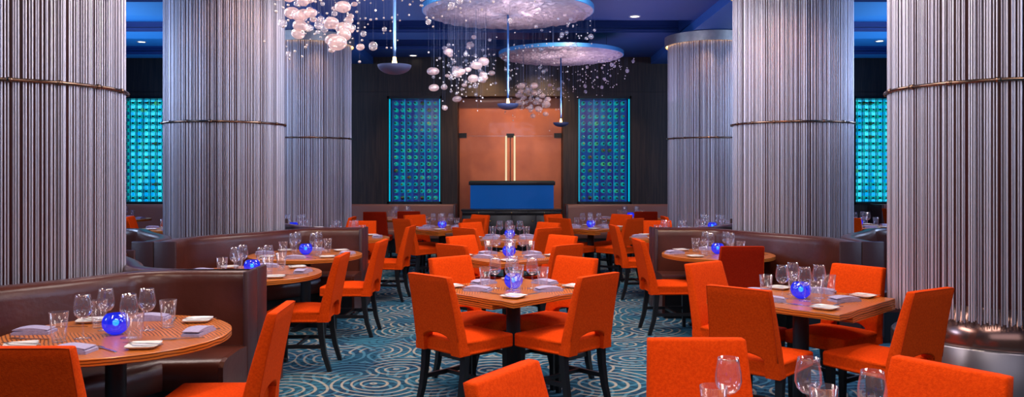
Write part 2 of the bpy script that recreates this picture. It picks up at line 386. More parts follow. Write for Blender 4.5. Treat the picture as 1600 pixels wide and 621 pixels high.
# ceiling with raised coffers
def ceiling():
    mb = MB()
    def zone(x0, x1, z, cof, deep, mats):
        y = -2.5
        for (c0, c1, cx0, cx1) in cof:
            mb.add([(x0, y, z), (x1, y, z), (x1, c0, z), (x0, c0, z)], [(0, 1, 2, 3)], mats[0])
            if cx0 > x0: mb.add([(x0, c0, z), (cx0, c0, z), (cx0, c1, z), (x0, c1, z)], [(0, 1, 2, 3)], mats[0])
            if cx1 < x1: mb.add([(cx1, c0, z), (x1, c0, z), (x1, c1, z), (cx1, c1, z)], [(0, 1, 2, 3)], mats[0])
            a, b, h = cx0, cx1, z + deep
            mb.add([(a, c0, h), (b, c0, h), (b, c1, h), (a, c1, h)], [(0, 1, 2, 3)], mats[0])
            for p, q in (((a, c0), (b, c0)), ((b, c0), (b, c1)), ((b, c1), (a, c1)), ((a, c1), (a, c0))):
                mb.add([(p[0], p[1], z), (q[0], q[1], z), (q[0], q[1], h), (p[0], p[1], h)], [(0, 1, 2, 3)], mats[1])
            # stepped crown moulding inside the coffer
            for st, (dz, w) in enumerate(((.05, .05), (.10, .025))):
                zz = z + dz
                mb.box(a, b, c0, c0 + w, zz - .02, zz, mats[1]); mb.box(a, b, c1 - w, c1, zz - .02, zz, mats[1])
            y = c1
        mb.add([(x0, y, z), (x1, y, z), (x1, 17.1, z), (x0, 17.1, z)], [(0, 1, 2, 3)], mats[0])
    zone(-2.88, 2.88, ZC, [(12.58, 13.7, -2.6, 2.85), (14.42, 15.5, -2.6, 1.4)], .2, (0, 2))
    for s in (-1, 1):
        a, b = (-XW, -3.9) if s < 0 else (3.9, XW)
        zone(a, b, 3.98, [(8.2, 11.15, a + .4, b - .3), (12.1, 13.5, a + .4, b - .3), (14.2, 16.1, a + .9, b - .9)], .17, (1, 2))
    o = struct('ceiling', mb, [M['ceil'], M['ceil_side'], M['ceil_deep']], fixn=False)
ceiling()
k = 2
for s in (-1, 1):
    mb = MB(); x0, x1 = sorted((s * 2.88, s * 3.92)); mb.box(x0, x1, -2.5, 17.1, 3.86, 4.0 + .1)
    struct('trim_%d' % k, mb, M['beam']); k += 1
# cross beams between the side beams (out of the frame near the camera, visible as bands further in)
mb = MB(); mb.box(1.45, 1.78, 14.5, 15.5, 4.19, 4.2)
for i in range(9): mb.box(1.47 + i * .035, 1.48 + i * .035, 14.5, 15.5, 4.17, 4.19)
tag(mb.build('ceiling_vent', M['grille']), 'dark slotted air vent set in the blue ceiling recess near the back wall', 'vent')

# ------------------------------------------------------------------ columns of hanging rods
R = .667
def column_parts():
    t = thing('rod_column', '', 'column')
    mb = MB(); mb.lathe([(.585, .765), (.585, 3.72)], 48); mb.build('column_core', M['core'], t)
    mb = MB(); mb.lathe([(.592, .51), (.592, .765), (.50, .765)], 56); mb.build('column_drum', M['drum'], t)
    mb = MB(); mb.lathe([(.645, 0), (.645, .50), (.635, .512), (.56, .512)], 56); mb.build('column_base', M['drum_low'], t)
    rnd = random.Random(3); mb = MB()
    nrod = 300
    for layer, (rad, cnt) in enumerate(((R - .004, 240), (R - .030, 120))):
        for i in range(cnt):
            a = 2 * PI * (i + rnd.uniform(-.32, .32)) / cnt; rr = rad + rnd.uniform(-.008, .004)
            a2 = a + rnd.uniform(-.004, .004); r2 = .0052
            zb = .68 + rnd.uniform(-.012, .012)
            vs = []
            for (aa, z) in ((a, 3.72), (a2, zb)):
                cx, cy = rr * math.cos(aa), rr * math.sin(aa)
                for q in range(6): vs.append((cx + r2 * math.cos(q * PI / 3), cy + r2 * math.sin(q * PI / 3), z))
            fs = [(q, (q + 1) % 6, 6 + (q + 1) % 6, 6 + q) for q in range(6)] + [tuple(range(6, 12))]
            mb.add(vs, fs, 0, True)
    o = mb.build('rod_curtain', M['rods'], t); o['kind'] = 'stuff'; o.data.set_sharp_from_angle(angle=math.radians(75))
    mb = MB(); ring = [((R + .014) * math.cos(2 * PI * i / 96), (R + .014) * math.sin(2 * PI * i / 96), 2.16) for i in range(96)]
    mb.tube(ring, .0115, 8, closed=True); h = mb.build('hoop', M['hoop'], t)
    mb = MB()
    for i in range(16):
        a = 2 * PI * (i + .35) / 16; q = [((R + .014) * math.cos(a + d), (R + .014) * math.sin(a + d), 2.16) for d in (-.022, 0, .022)]
        mb.tube(q, .0165, 8)
    mb.build('hoop_clamps', M['hoop'], h)
    mb = MB(); mb.lathe([(R - .06, 3.74), (.705, 3.74), (.705, 3.695), (.72, 3.695), (.72, 3.85), (.0, 3.85)], 72, smooth=True)
    mb.build('cap_band', M['cap'], t, auto=True)
    mb = MB(); mb.lathe([(R + .012, 3.733), (.70, 3.733)], 72); mb.build('cove_light', M['warm'], t)
    return t
colk = Kind(column_parts())
XL, XR = -3.35, 3.27; D = (5.4, 9.35, 13.3)
COLS = {}
for i, d in enumerate(D):
    for s, x in ((-1, XL), (1, XR)):
        side = 'left' if s < 0 else 'right'
        lab = {(0, -1): 'nearest left column wrapped in hanging steel rods, behind the front brown booth',
               (0, 1): 'nearest right column of hanging steel rods ending above a bare metal drum',
               (1, -1): 'middle column of the left row, grey steel rods with bronze hoop above curved booth',
               (1, 1): 'middle column of the right row, grey and rust lit rods above curved booth',
               (2, -1): 'farthest left rod column with its steel top band showing warm light',
               (2, 1): 'farthest right rod column with its steel top band showing warm light'}[(i, s)]
        colk.place((x, d, 0), random.uniform(0, 6), lab)

# ------------------------------------------------------------------ upholstered benches
def chaikin(p, n=2):
    for _ in range(n):
        q = [p[0]]
        for a, b in zip(p[:-1], p[1:]):
            q += [(a[0] * .75 + b[0] * .25, a[1] * .75 + b[1] * .25), (a[0] * .25 + b[0] * .75, a[1] * .25 + b[1] * .75)]
        q.append(p[-1]); p = q
    return p
BACK = [(0, .10), (0, .925), (.012, .945), (.035, .953), (.10, .953), (.125, .945), (.143, .92), (.15, .87), (.165, .70), (.19, .46), (.20, .32), (.20, .10)]
SEAT = [(.17, .29), (.17, .44), (.22, .475), (.34, .482), (.55, .478), (.605, .465), (.63, .435), (.635, .38), (.63, .32), (.61, .29)]
BASE = [(.05, 0), (.05, .29), (.56, .29), (.56, 0)]
def booth(name, label, cx, cy, sx, sy, front, reach, group=None, seam=True):
    """bench that runs out of a divider, passes diagonally in front of a column and ends in a straight wing.
       sx: +1 wing towards +X; sy: -1 in front of the column (towards the camera)"""
    raw = [(.01, front), (.01, 1.28), (.62, .52), (.88, .005), (reach, .005)]
    flip = (sx * sy) > 0
    def tr(ps): 
        q = [(sx * a, sy * b) for a, b in ps]
        return q
    t = thing(name, label, 'booth', (cx, cy, 0), 0, group)
    hand = 1
    # normal (left side of travel) must point to the table side: travel from divider to wing
    p0 = tr(raw)
    d = Vector(p0[1]) - Vector(p0[0]); nrm = Vector((-d.y, d.x)); 
    want = Vector((sx, 0))
    if nrm.dot(want) < 0: p0 = p0[::-1]
    mb = MB(); mb.sweep(chaikin(p0, 3), BACK); mb.build('backrest', M['leather'], t, auto=True)
    mb = MB(); mb.sweep(p0, SEAT); mb.build('seat_cushion', M['leather'], t, auto=True)
    prof = [(.17, .06), (.17, .46)] + SEAT[2:8] + [(.60, .06)]
    mb = MB(); xe = (sx * (reach + .001), sx * (reach + .03)); n = len(prof)
    vs = [(xx, sy * (o + .005), z) for xx in xe for o, z in prof]
    mb.add(vs, [tuple(range(n)), tuple(range(n, 2 * n))[::-1]] + [(k, (k + 1) % n, n + (k + 1) % n, n + k) for k in range(n)])
    mb.build('seat_end', M['leather'], t)
    mb = MB(); mb.sweep(p0, BASE, smooth=False); mb.build('plinth', M['black'], t)
    xw = sx * reach
    mb = MB(); mb.box(min(xw, xw + sx * .035), max(xw, xw + sx * .035), *sorted((sy * .0, sy * .205)), 0.02, .957)
    mb.build('end_panel', M['leather_dark'], t, bevel=.012)
    mb = MB(); mb.box(*sorted((sx * .0, sx * .21)), *sorted((sy * front, sy * (front + .03))), .05, .955)
    mb.build('divider_cap', M['leather_dark'], t, bevel=.012)
    return t
booth('booth_bench', 'brown leather booth around the near left round table, in front of the nearest left column', XL, D[0], 1, -1, 1.85, 1.60)
booth('booth_bench', 'brown leather booth bench backing onto the nearest left booth, facing the back wall', XL, D[0], 1, 1, 1.25, 1.60)
booth('booth_bench', 'brown leather booth bench on the outer far side of the nearest left column', XL, D[0], -1, 1, 1.25, 1.7)
booth('booth_bench', 'curved brown leather booth wrapping the front of the middle left column, facing the aisle tables', XL, D[1], 1, -1, 1.85, 1.60)
booth('booth_bench', 'purple-lit leather booth bench on the outer left side of the middle left column', XL, D[1], -1, -1, 1.85, 1.9)
booth('booth_bench', 'leather booth bench behind the middle left column, facing the back wall', XL, D[1], 1, 1, 1.85, 1.60)
booth('booth_bench', 'curved brown leather booth wrapping the front of the middle right column', XR, D[1], -1, -1, 1.85, 1.60)
booth('booth_bench', 'copper-brown leather with painted light booth bench on the outer right side of the middle right column', XR, D[1] + .1, 1, -1, 1.95, 2.4)
booth('booth_bench', 'leather booth bench behind the middle right column, facing the back wall', XR, D[1], -1, 1, 1.85, 1.60)
def wall_bench(x0, x1, label):
    t = thing('wall_bench', label, 'bench', ((x0 + x1) / 2, WY - .42, 0)); h = (x1 - x0) / 2
    p = [(h, .30), (-h, .30)]
    sc = lambda P: [(o, z) for o, z in P]
    q = [(h, .3), (-h, .3)]
    # travel -x : left normal is -y
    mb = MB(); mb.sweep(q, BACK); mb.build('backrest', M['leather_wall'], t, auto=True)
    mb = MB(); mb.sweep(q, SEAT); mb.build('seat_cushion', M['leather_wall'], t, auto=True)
    mb = MB(); mb.sweep(q, BASE, smooth=False); mb.build('plinth', M['black'], t)
    for e in (-h, h): 
        mb = MB(); mb.box(e - .02 if e > 0 else e - .02, e + .02, -.22, .32, .02, .96); mb.build('end_panel', M['leather_dark'], t, bevel=.01)
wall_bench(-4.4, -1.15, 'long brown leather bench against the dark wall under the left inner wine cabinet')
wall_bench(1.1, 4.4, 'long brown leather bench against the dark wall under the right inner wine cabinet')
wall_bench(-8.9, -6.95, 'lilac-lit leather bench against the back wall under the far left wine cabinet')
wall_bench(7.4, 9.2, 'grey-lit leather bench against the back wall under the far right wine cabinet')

# ------------------------------------------------------------------ chairs
def make_chair():
    t = thing('dining_chair', '', 'chair')
    # seat
    mb = MB(); n = 6
    mb.box(-.228, .228, -.235, .235, .395, .49)
    me = mb.mesh('seat', M['orange'])
    bm = bmesh.new(); bm.from_mesh(me)
    bmesh.ops.subdivide_edges(bm, edges=bm.edges[:], cuts=5, use_grid_fill=True)
    for v in bm.verts:
        if v.co.z > .48: v.co.z += .022 * (1 - (v.co.x / .23) ** 2) * (1 - (v.co.y / .24) ** 2)
        w = 1 - .05 * (v.co.y < 0) * min(1, -v.co.y / .235); v.co.x *= w
    es = [e for e in bm.edges if len(e.link_faces) == 2 and e.calc_face_angle(0) > .9]
    bmesh.ops.bevel(bm, geom=es, offset=.022, segments=3, affect='EDGES', profile=.5, clamp_overlap=True)
    for f in bm.faces: f.smooth = True
    bm.to_mesh(me); bm.free(); link('seat', me, t)
    # backrest: leaning slab with an arched cut at seat height
    out = [(-.222, .40), (-.135, .40), (-.135, .49)]
    for i in range(1, 10):
        a = PI * (1 - i / 10); out.append((.135 * math.cos(a), .49 + .046 * math.sin(a)))
    out += [(.135, .49), (.135, .40), (.222, .40), (.198, .925), (-.198, .925)]
    def yy(z, rear):
        t_ = (z - .40) / .525
        c = -.218 - .115 * t_ ** 1.25
        th = .046 - .020 * t_
        return c - th if rear else c + th
    m = len(out); vs = [(x, yy(z, False), z) for x, z in out] + [(x, yy(z, True), z) for x, z in out]
    # fill as strips instead of one concave face: left stile, right stile, arch band, upper panel
    mb = MB()
    top = [i for i, (x, z) in enumerate(out) if z > .9]
    cols = []
    xs_ = [-1, -.86, -.61] + [math.cos(PI * (1 - i / 10)) * .61 for i in range(1, 10)] + [.61, .86, 1]
    nx = len(xs_); rows = 10
    for rear in (0, 1):
        grid = []
        for j in range(rows + 1):
            row = []
            for i, u in enumerate(xs_):
                ax = abs(u)
                zlow = .40 if ax > .62 else (.49 + .046 * math.sqrt(max(0, 1 - (u / .61) ** 2)))
                row.append((u, zlow))
            grid.append(row)
        if rear == 0: G = grid
    def vert(u, tt, zlow, rear):
        z = zlow + (.925 - zlow) * tt
        w = .222 - .024 * (z - .40) / .525
        return (u * w, yy(z, rear), z)
    segs = [(0, 2, lambda u: .40), (2, nx - 3, lambda u: .49 + .046 * math.sqrt(max(0, 1 - (u / .61) ** 2))), (nx - 3, nx - 1, lambda u: .40)]
    bm = bmesh.new()
    def quad(pts):
        return bm.faces.new([bm.verts.new(p) for p in pts])
    ZA = .57
    for rear in (0, 1):
        for i in range(nx - 1):
            u0, u1 = xs_[i], xs_[i + 1]
            arch = max(abs(u0), abs(u1)) < .62
            zl = lambda u: (.49 + .046 * math.sqrt(max(0, 1 - (u / .6101) ** 2))) if arch else .40
            lv0 = [zl(u0) + (ZA - zl(u0)) * k / 3 for k in range(4)] + [ZA + (.925 - ZA) * k / 6 for k in range(1, 7)]
            lv1 = [zl(u1) + (ZA - zl(u1)) * k / 3 for k in range(4)] + [ZA + (.925 - ZA) * k / 6 for k in range(1, 7)]
            P = lambda u, z: (u * (.222 - .024 * (z - .40) / .525), yy(z, rear), z)
            for k in range(len(lv0) - 1): quad([P(u0, lv0[k]), P(u1, lv1[k]), P(u1, lv1[k + 1]), P(u0, lv0[k + 1])])
    # rims
    zs = [.40, .40 + .17 / 3, .40 + .34 / 3, ZA] + [ZA + (.925 - ZA) * k / 6 for k in range(1, 7)]
    for u in (-1, 1):
        for a, b in zip(zs[:-1], zs[1:]):
            P = lambda z, rear: (u * (.222 - .024 * (z - .40) / .525), yy(z, rear), z)
            quad([P(a, 0), P(b, 0), P(b, 1), P(a, 1)])
    for a, b in zip(xs_[:-1], xs_[1:]):
        w = .198; quad([(a * w, yy(.925, 0), .925), (b * w, yy(.925, 0), .925), (b * w, yy(.925, 1), .925), (a * w, yy(.925, 1), .925)])
        arch = max(abs(a), abs(b)) < .62
        zl = lambda u: (.49 + .046 * math.sqrt(max(0, 1 - (u / .6101) ** 2))) if arch else .40
        P = lambda u, rear: (u * (.222 - .024 * (zl(u) - .40) / .525), yy(zl(u), rear), zl(u))
        quad([P(a, 0), P(b, 0), P(b, 1), P(a, 1)])
    for u in (-.61, .61):
        zz = [.40, .43, .46, .49]
        P = lambda z, rear: (u * (.222 - .024 * (z - .40) / .525), yy(z, rear), z)
        quad([P(.40, 0), P(.49, 0), P(.49, 1), P(.40, 1)])
    bmesh.ops.remove_doubles(bm, verts=bm.verts, dist=.0008)
    bmesh.ops.recalc_face_normals(bm, faces=bm.faces)
    es = [e for e in bm.edges if len(e.link_faces) == 2 and e.calc_face_angle(0) > .9 and (e.verts[0].co.z > .5 or e.verts[1].co.z > .5)]
    bmesh.ops.bevel(bm, geom=es, offset=.011, segments=2, affect='EDGES', profile=.5, clamp_overlap=True)
    for f in bm.faces: f.smooth = True
    me = bpy.data.meshes.new('backrest'); bm.to_mesh(me); bm.free(); me.materials.append(M['orange']); me.set_sharp_from_angle(angle=math.radians(50))
    bk = link('backrest', me, t)
    mb = MB()
    pts = []
    for i in range(11): z = .50 + .42 * i / 10; pts.append((-(.222 - .024 * (z - .40) / .525) + .004, yy(z, True) + .002, z))
    for i in range(1, 10): pts.append((-.194 + .388 * i / 10, yy(.925, True) + .003, .922))
    for i in range(11): z = .92 - .42 * i / 10; pts.append(((.222 - .024 * (z - .40) / .525) - .004, yy(z, True) + .002, z))
    mb.tube(pts, .0028, 5); mb.build('piping', M['piping'], bk)
    # legs
    for sx in (-1, 1):
        for sy in (-1, 1):
            mb = MB(); x = sx * .196; y0 = sy * .195; y1 = y0 + (-.075 if sy < 0 else .0)
            pts = [(x, y0, .40), (x, y0 + (y1 - y0) * .12, .28), (x, y0 + (y1 - y0) * .42, .14), (x, y1, 0)] if sy < 0 else [(x, y0, .40), (x, y0, .2), (x, y1, 0)]
            rs = [.034, .031, .028, .024] if sy < 0 else [.032, .028, .022]
            vs = []
            for p, r in zip(pts, rs):
                r *= .68
                vs += [(p[0] - r, p[1] - r, p[2]), (p[0] + r, p[1] - r, p[2]), (p[0] + r, p[1] + r, p[2]), (p[0] - r, p[1] + r, p[2])]
            fs = [(i * 4 + k, i * 4 + (k + 1) % 4, i * 4 + 4 + (k + 1) % 4, i * 4 + 4 + k) for i in range(len(pts) - 1) for k in range(4)] + [(0, 1, 2, 3), tuple(len(vs) - 4 + k for k in range(4))]
            mb.add(vs, fs); mb.build('leg', M['black'], t)
    for sx in (-1, 1):
        mb = MB(); mb.box(sx * .196 - .010, sx * .196 + .010, -.215, .185, .185, .215); mb.build('stretcher', M['black'], t)
    mb = MB(); mb.box(-.19, .19, -.01, .012, .188, .212); mb.build('stretcher', M['black'], t)
    return t
chairk = Kind(make_chair())
def chair(tx, ty, px, py, label, group=None, rz=None):
    """backrest top centre at (px, py), facing the point (tx, ty)"""
    d = Vector((tx - px, ty - py)).normalized()
    a = math.atan2(d.y, d.x) - PI / 2
    if rz is not None: a = rz; d = Vector((-math.sin(a), math.cos(a)))
    o = Vector((px, py)) + d * .333
    return chairk.place((o.x, o.y, 0), a, label, group)

# ------------------------------------------------------------------ tables
def pedestal(t, h=.70):
    mb = MB(); mb.lathe([(.052, .03), (.052, h - .02), (.12, h - .02), (.12, h), (0, h)], 24); mb.build('pedestal_post', M['blackmetal'], t, auto=True)
    for k in range(4):
        mb = MB(); rot = Matrix.Rotation(k * PI / 2, 4, 'Z')
        vs = [rot @ Vector(p) for p in ((0.03, -.035, .0), (.30, -.028, 0), (.30, .028, 0), (.03, .035, 0), (.03, -.035, .055), (.30, -.028, .022), (.30, .028, .022), (.03, .035, .055))]
        mb.add(vs, [(0, 3, 2, 1), (4, 5, 6, 7), (0, 1, 5, 4), (1, 2, 6, 5), (2, 3, 7, 6), (3, 0, 4, 7)]); mb.build('base_foot', M['blackmetal'], t)
def make_round():
    t = thing('round_table', '', 'table'); r = .575
    mb = MB(); mb.disc(r - .004, .75, 72, mi=0)
    mb.lathe([(r - .004, .75), (r, .747), (r, .716), (r - .006, .712), (0, .712)], 72, mi=1); mb.build('tabletop', [M['zebra'], M['zebra_edge']], t, auto=True)
    mb = MB(); mb.lathe([(.30, .70), (.30, .712)], 32); mb.build('support_plate', M['black'], t)
    pedestal(t); return t
def make_square():
    t = thing('square_table', '', 'table'); h = .45
    mb = MB(); mb.box(-h, h, -h, h, .712, .745, 1); mb.add([(-h + .002, -h + .002, .75), (h - .002, -h + .002, .75), (h - .002, h - .002, .75), (-h + .002, h - .002, .75)], [(0, 1, 2, 3)], 0)
    mb.add([(-h, -h, .745), (h, -h, .745), (h, h, .745), (-h, h, .745), (-h + .002, -h + .002, .75), (h - .002, -h + .002, .75), (h - .002, h - .002, .75), (-h + .002, h - .002, .75)], [(0, 1, 5, 4), (1, 2, 6, 5), (2, 3, 7, 6), (3, 0, 4, 7)], 1)
    mb.build('tabletop', [M['zebra'], M['zebra_edge']], t)
    # folded flaps under two opposite edges
    for s in (-1, 1):
        mb = MB(); x0, x1 = sorted((s * (h - .13), s * (h - .0)))
        mb.box(x0, x1, -h + .0, h - .20, .676, .708); mb.build('folded_leaf', M['zebra_edge'], t)
    mb = MB(); mb.box(-.2, .2, -.2, .2, .695, .712); mb.build('support_plate', M['black'], t)
    pedestal(t, .70); return t
roundk, squarek = Kind(make_round()), Kind(make_square())

# ------------------------------------------------------------------ tableware
def proto(name, cat, mb, mats, **kw):
    o = mb.build(name, mats, **kw); tag(o, '', cat); return Kind(o)
def make_wine():
    t = thing('wine_glass', '', 'glass')
    mb = MB(); mb.lathe([(0, .0), (.033, .001), (.034, .003), (.010, .006), (.0042, .012), (.0035, .05), (.0038, .085), (.006, .092)], 20); mb.build('stem', M['glass'], t)
    mb = MB(); mb.lathe([(0.003, .092), (.018, .097), (.031, .112), (.0375, .132), (.0365, .158), (.032, .185), (.029, .205), (.0283, .206), (.031, .185), (.0352, .158), (.0362, .132), (.030, .114), (.017, .099), (0, .095)], 24); mb.build('bowl', M['glass'], t)
    for c in t.children: c.scale = (1.2, 1.2, 1.09)
    return t
winek = Kind(make_wine())
mb = MB(); mb.lathe([(0, 0), (.030, 0), (.032, .003), (.0455, .150), (.0440, .1505), (.0315, .022), (.028, .016), (0, .015)], 24)
tumk = proto('tumbler', 'glass', mb, M['glass'])
def make_globe():
    t = thing('candle_globe', '', 'candle holder')
    mb = MB(); pr = []
    for i in range(13):
        a = -PI / 2 + .35 + (PI - .35 - .75) * i / 12; pr.append((.067 * math.cos(a), .062 + .064 * math.sin(a)))
    mb.lathe([(0, pr[0][1])] + pr, 32); mb.build('glass_globe', M['globe'], t)
    mb = MB(); pr = [(.016 * math.cos(a), .062 + .018 * math.sin(a)) for a in [(-PI / 2 + PI * i / 8) for i in range(9)]]
    mb.lathe(pr, 14); mb.build('tea_light', M['flame'], t)
    return t
globek = Kind(make_globe())
def napkin_mb():
    mb = MB()
    for i, (z, w, d, ox) in enumerate(((.0, .105, .05, 0), (.011, .102, .048, .003), (.022, .098, .045, -.002))):
        nx, ny = 8, 4; vs = []
        for zz in (0, 1):
            for a in range(nx + 1):
                for b in range(ny + 1):
                    u = a / nx * 2 - 1; v = b / ny * 2 - 1
                    dz = .003 * math.sin(u * 3 + i) + (-.004 * abs(u) ** 4 if zz else 0)
                    vs.append((ox + u * w * .9, v * d * (1 - .04 * math.sin(u * 5)), z + zz * .0105 + max(-z, dz if zz else 0)))
        s = (nx + 1) * (ny + 1); fs = []
        for a in range(nx):
            for b in range(ny):
                p = a * (ny + 1) + b; fs.append((p, p + ny + 1, p + ny + 2, p + 1)); fs.append((s + p, s + p + 1, s + p + ny + 2, s + p + ny + 1))
        for a in range(nx):
            p = a * (ny + 1); fs.append((p, s + p, s + p + ny + 1, p + ny + 1)); q = p + ny; fs.append((q, q + ny + 1, s + q + ny + 1, s + q))
        for b in range(ny):
            fs.append((b, b + 1, s + b + 1, s + b)); q = nx * (ny + 1) + b; fs.append((q, s + q, s + q + 1, q + 1))
        mb.add(vs, fs, 0, True)
    return mb
napk = proto('folded_napkin', 'napkin', napkin_mb(), M['napkin'], auto=True)
mb = MB(); h = .075
vs = []; 
for (s, z) in ((.72, .0), (.78, .004), (1., .014), (1., .017), (.80, .009), (.72, .0075)):
    for k in range(24):
        a = 2 * PI * k / 24; c, sn = math.cos(a), math.sin(a); q = 1 / max(abs(c), abs(sn)) ; q = min(q, 1.28)
        vs.append((s * h * q * c, s * h * q * sn, z))
fs = [(i * 24 + k, i * 24 + (k + 1) % 24, i * 24 + 24 + (k + 1) % 24, i * 24 + 24 + k) for i in range(5) for k in range(24)] + [tuple(range(24))[::-1], tuple(range(120, 144))]
mb.add(vs, fs, 0, False); platek = proto('bread_plate', 'plate', mb, M['china'], auto=True)
# cutlery lies along local Y
mb = MB()
mb.box(-.004, .004, -.105, -.01, .0, .004); mb.add([(-.004, -.01, 0), (.004, -.01, 0), (.010, .04, .0), (.009, .085, 0), (.002, .112, 0), (-.004, .09, 0), (-.004, -.01, .003), (.004, -.01, .003), (.010, .04, .0015), (.009, .085, .0015), (.002, .112, .0015), (-.004, .09, .003)],
    [(5, 4, 3, 2, 1, 0), (6, 7, 8, 9, 10, 11), (0, 1, 7, 6), (1, 2, 8, 7), (2, 3, 9, 8), (3, 4, 10, 9), (4, 5, 11, 10), (5, 0, 6, 11)])
knifek = proto('table_knife', 'knife', mb, M['steel'])
mb = MB(); mb.box(-.004, .004, -.10, .03, .002, .005); mb.box(-.011, .011, .03, .055, .003, .006)
for i in range(4): mb.box(-.011 + i * .0065, -.0085 + i * .0065, .055, .10, .003, .006)
mb.box(-.006, .006, -.105, -.09, 0, .004)
forkk = proto('table_fork', 'fork', mb, M['steel'])

DIRS = {'left': 'on the left of', 'right': 'on the right of', 'front': 'on the camera side of', 'back': 'on the far side of',
        'front left': 'front left of', 'front right': 'front right of', 'back left': 'back left of', 'back right': 'back right of'}
def where(dx, dy):
    a = math.degrees(math.atan2(dy, dx)) % 360
    return ['right', 'back right', 'back', 'back left', 'left', 'front left', 'front', 'front right'][int((a + 22.5) // 45) % 8]
def setting(tx, ty, kind, ph, rot=0, detail=2, only=None, globe=True):
    """lay a table: ph = phrase naming the table; detail 2 all, 1 no cutlery, 0 glasses and napkins only"""
    Z = .7502; rnd = random.Random(int(tx * 100) + int(ty * 1000)); used = {}
    def rz(x, y): c, s = math.cos(rot), math.sin(rot); return x * c - y * s, x * s + y * c
    def put(K, what, x, y, a, z=Z, jit=.008):
        x, y = rz(x, y); x += rnd.uniform(-jit, jit); y += rnd.uniform(-jit, jit)
        w = where(x, y); w = {'front': 'in front of', 'back': 'behind'}.get(w, w + ' of')
        if 'fork' in what or what == 'steel table knife': w = ('inner ' if math.hypot(x, y) < .33 else 'outer ') + what.split()[-1] + ' ' + w; what = 'steel'
        key = (what, w); used[key] = used.get(key, 0) + 1
        if used[key] > 1: w = ('near ' if what == 'steel' else 'farther ') + w
        if used[key] > 2: print('DUP', what, w, ph)
        lab = '%s %s the globe, %s' % (what, w, ph)
        return K.place((tx + x, ty + y, z), a + rot, lab)
    if kind == 'sq':
        wines = [(-.13, .0), (.13, .0), (-.01, -.115), (.0, .14)]; tums = [(-.215, .07), (.215, .07), (.015, -.205), (.03, .235)]
        naps = [(-.25, -.12, -.35), (.25, -.12, .35), (-.23, .25, .6), (.23, .25, -.6)]; plates = [(0, -.42), (-.45, .06), (.45, .06), (0, .44)]
        cut = [(-.17, -.22, PI / 4), (.17, -.22, -PI / 4), (-.34, -.05, PI / 4), (.34, -.05, -PI / 4), (-.10, -.30, PI / 4), (.10, -.30, -PI / 4), (.36, .13, PI * .7), (-.36, .13, -PI * .7)]
    else:
        wines = [(s1 * .11, s2 * .10) for s1 in (-1, 1) for s2 in (-1, 1)]; tums = [(s1 * .185, s2 * .19) for s1 in (-1, 1) for s2 in (-1, 1)]
        naps = [(0, -.41, 0), (.42, .02, 1.35), (0, .42, 0), (-.44, .03, .25)]; plates = [(.29, -.31), (.29, .36), (-.31, .35), (-.31, -.31)]
        cut = [(.13, -.36, .9), (-.16, -.38, -.7), (.40, -.12, 1.9), (.40, .17, 1.2), (-.38, -.13, 1.5), (-.36, .2, 1.7), (.14, .40, .3), (-.15, .40, 0.1)]
    if globe:
        globek.place((tx, ty, Z), 0, 'glowing cobalt blue candle globe in the middle of %s' % ph)
    for x, y in wines: put(winek, 'stemmed wine glass', x, y, 0)
    for x, y in tums: put(tumk, 'clear tumbler', x, y, 0)
    for x, y, a in naps: put(napk, 'folded lilac napkin', x, y, a + rnd.uniform(-.15, .15))
    if detail >= 1:
        for x, y in plates:
            put(platek, 'white bread plate', x, y, rnd.uniform(-.2, .2) + (PI / 4 if kind == 'sq' else .3), jit=.004)
            if detail >= 2:
                put(knifek, 'butter knife on plate', x, y, rnd.uniform(1., 1.6), Z + .0175, jit=.003)
    if detail >= 2:
        for i, (x, y, a) in enumerate(cut):
            put(knifek if i % 2 else forkk, 'steel table knife' if i % 2 else 'steel fork', x, y, a, jit=.004)
def sq_table(x, y, ph, a=PI / 4, **kw):
    squarek.place((x, y, 0), a, ph[0]); setting(x, y, 'sq', ph[1], rot=kw.pop('rot', 0), **kw)
def rd_table(x, y, ph, **kw):
    roundk.place((x, y, 0), random.uniform(-.2, .2), ph[0]); setting(x, y, 'rd', ph[1], **kw)

T1 = (.01, 5.86); T2 = (-.03, 8.08); T3 = (-.03, 10.35)
sq_table(*T1, ('nearest zebrawood square table in the middle aisle, laid for four', 'nearest middle-aisle table'), a=PI / 4 + PI)
sq_table(*T2, ('second zebrawood square table down the middle aisle', 'second middle-aisle table'), a=PI / 4 + PI - .12)
sq_table(*T3, ('third zebrawood square table down the middle aisle', 'third middle-aisle table'), detail=1)
R1 = (1.95, 5.40)
sq_table(*R1, ('zebrawood square table on the right before the bare-based column', 'near right square table'), a=PI / 4 + PI / 2)
GL = (-1.07, 12.25); GR = (1.22, 12.4)
sq_table(*GL, ('square table left of the black sideboard, before the back bench', 'square table left of sideboard'), detail=1)
sq_table(*GR, ('square table right of the black sideboard, before the back bench', 'square table right of sideboard'), detail=1)
TA = (-2.08, 4.2); TC = (-2.2, 6.77); TB = (-2.14, 8.3); TBr = (2.15, 8.36)
rd_table(*TA, ('near left round zebrawood table inside the front brown booth', 'front left round booth table'))
rd_table(*TC, ('round table just behind the front left booth, its right half showing', 'table behind front left booth'))
rd_table(*TB, ('round table before the curved booth of the middle left column', 'middle left column booth table'))
rd_table(*TBr, ('round table before the curved booth of the middle right column', 'middle right column booth table'))
TD = (-2.18, 10.45); TDr = (2.12, 10.5); TE = (-3.25, 11.9); TEr = (2.98, 11.9)
rd_table(*TD, ('round table behind the middle left booth, only its right edge showing', 'table behind middle left booth'), detail=1)
rd_table(*TDr, ('round table behind the middle right booth, only its left edge showing', 'table behind middle right booth'), detail=1)
rd_table(*TE, ('round table standing before the farthest left rod column', 'table before farthest left column'), detail=1)
rd_table(*TEr, ('round table standing before the farthest right rod column', 'table before farthest right column'), detail=1)
TF = (-2.05, 14.85); TFr = (2.2, 14.85)
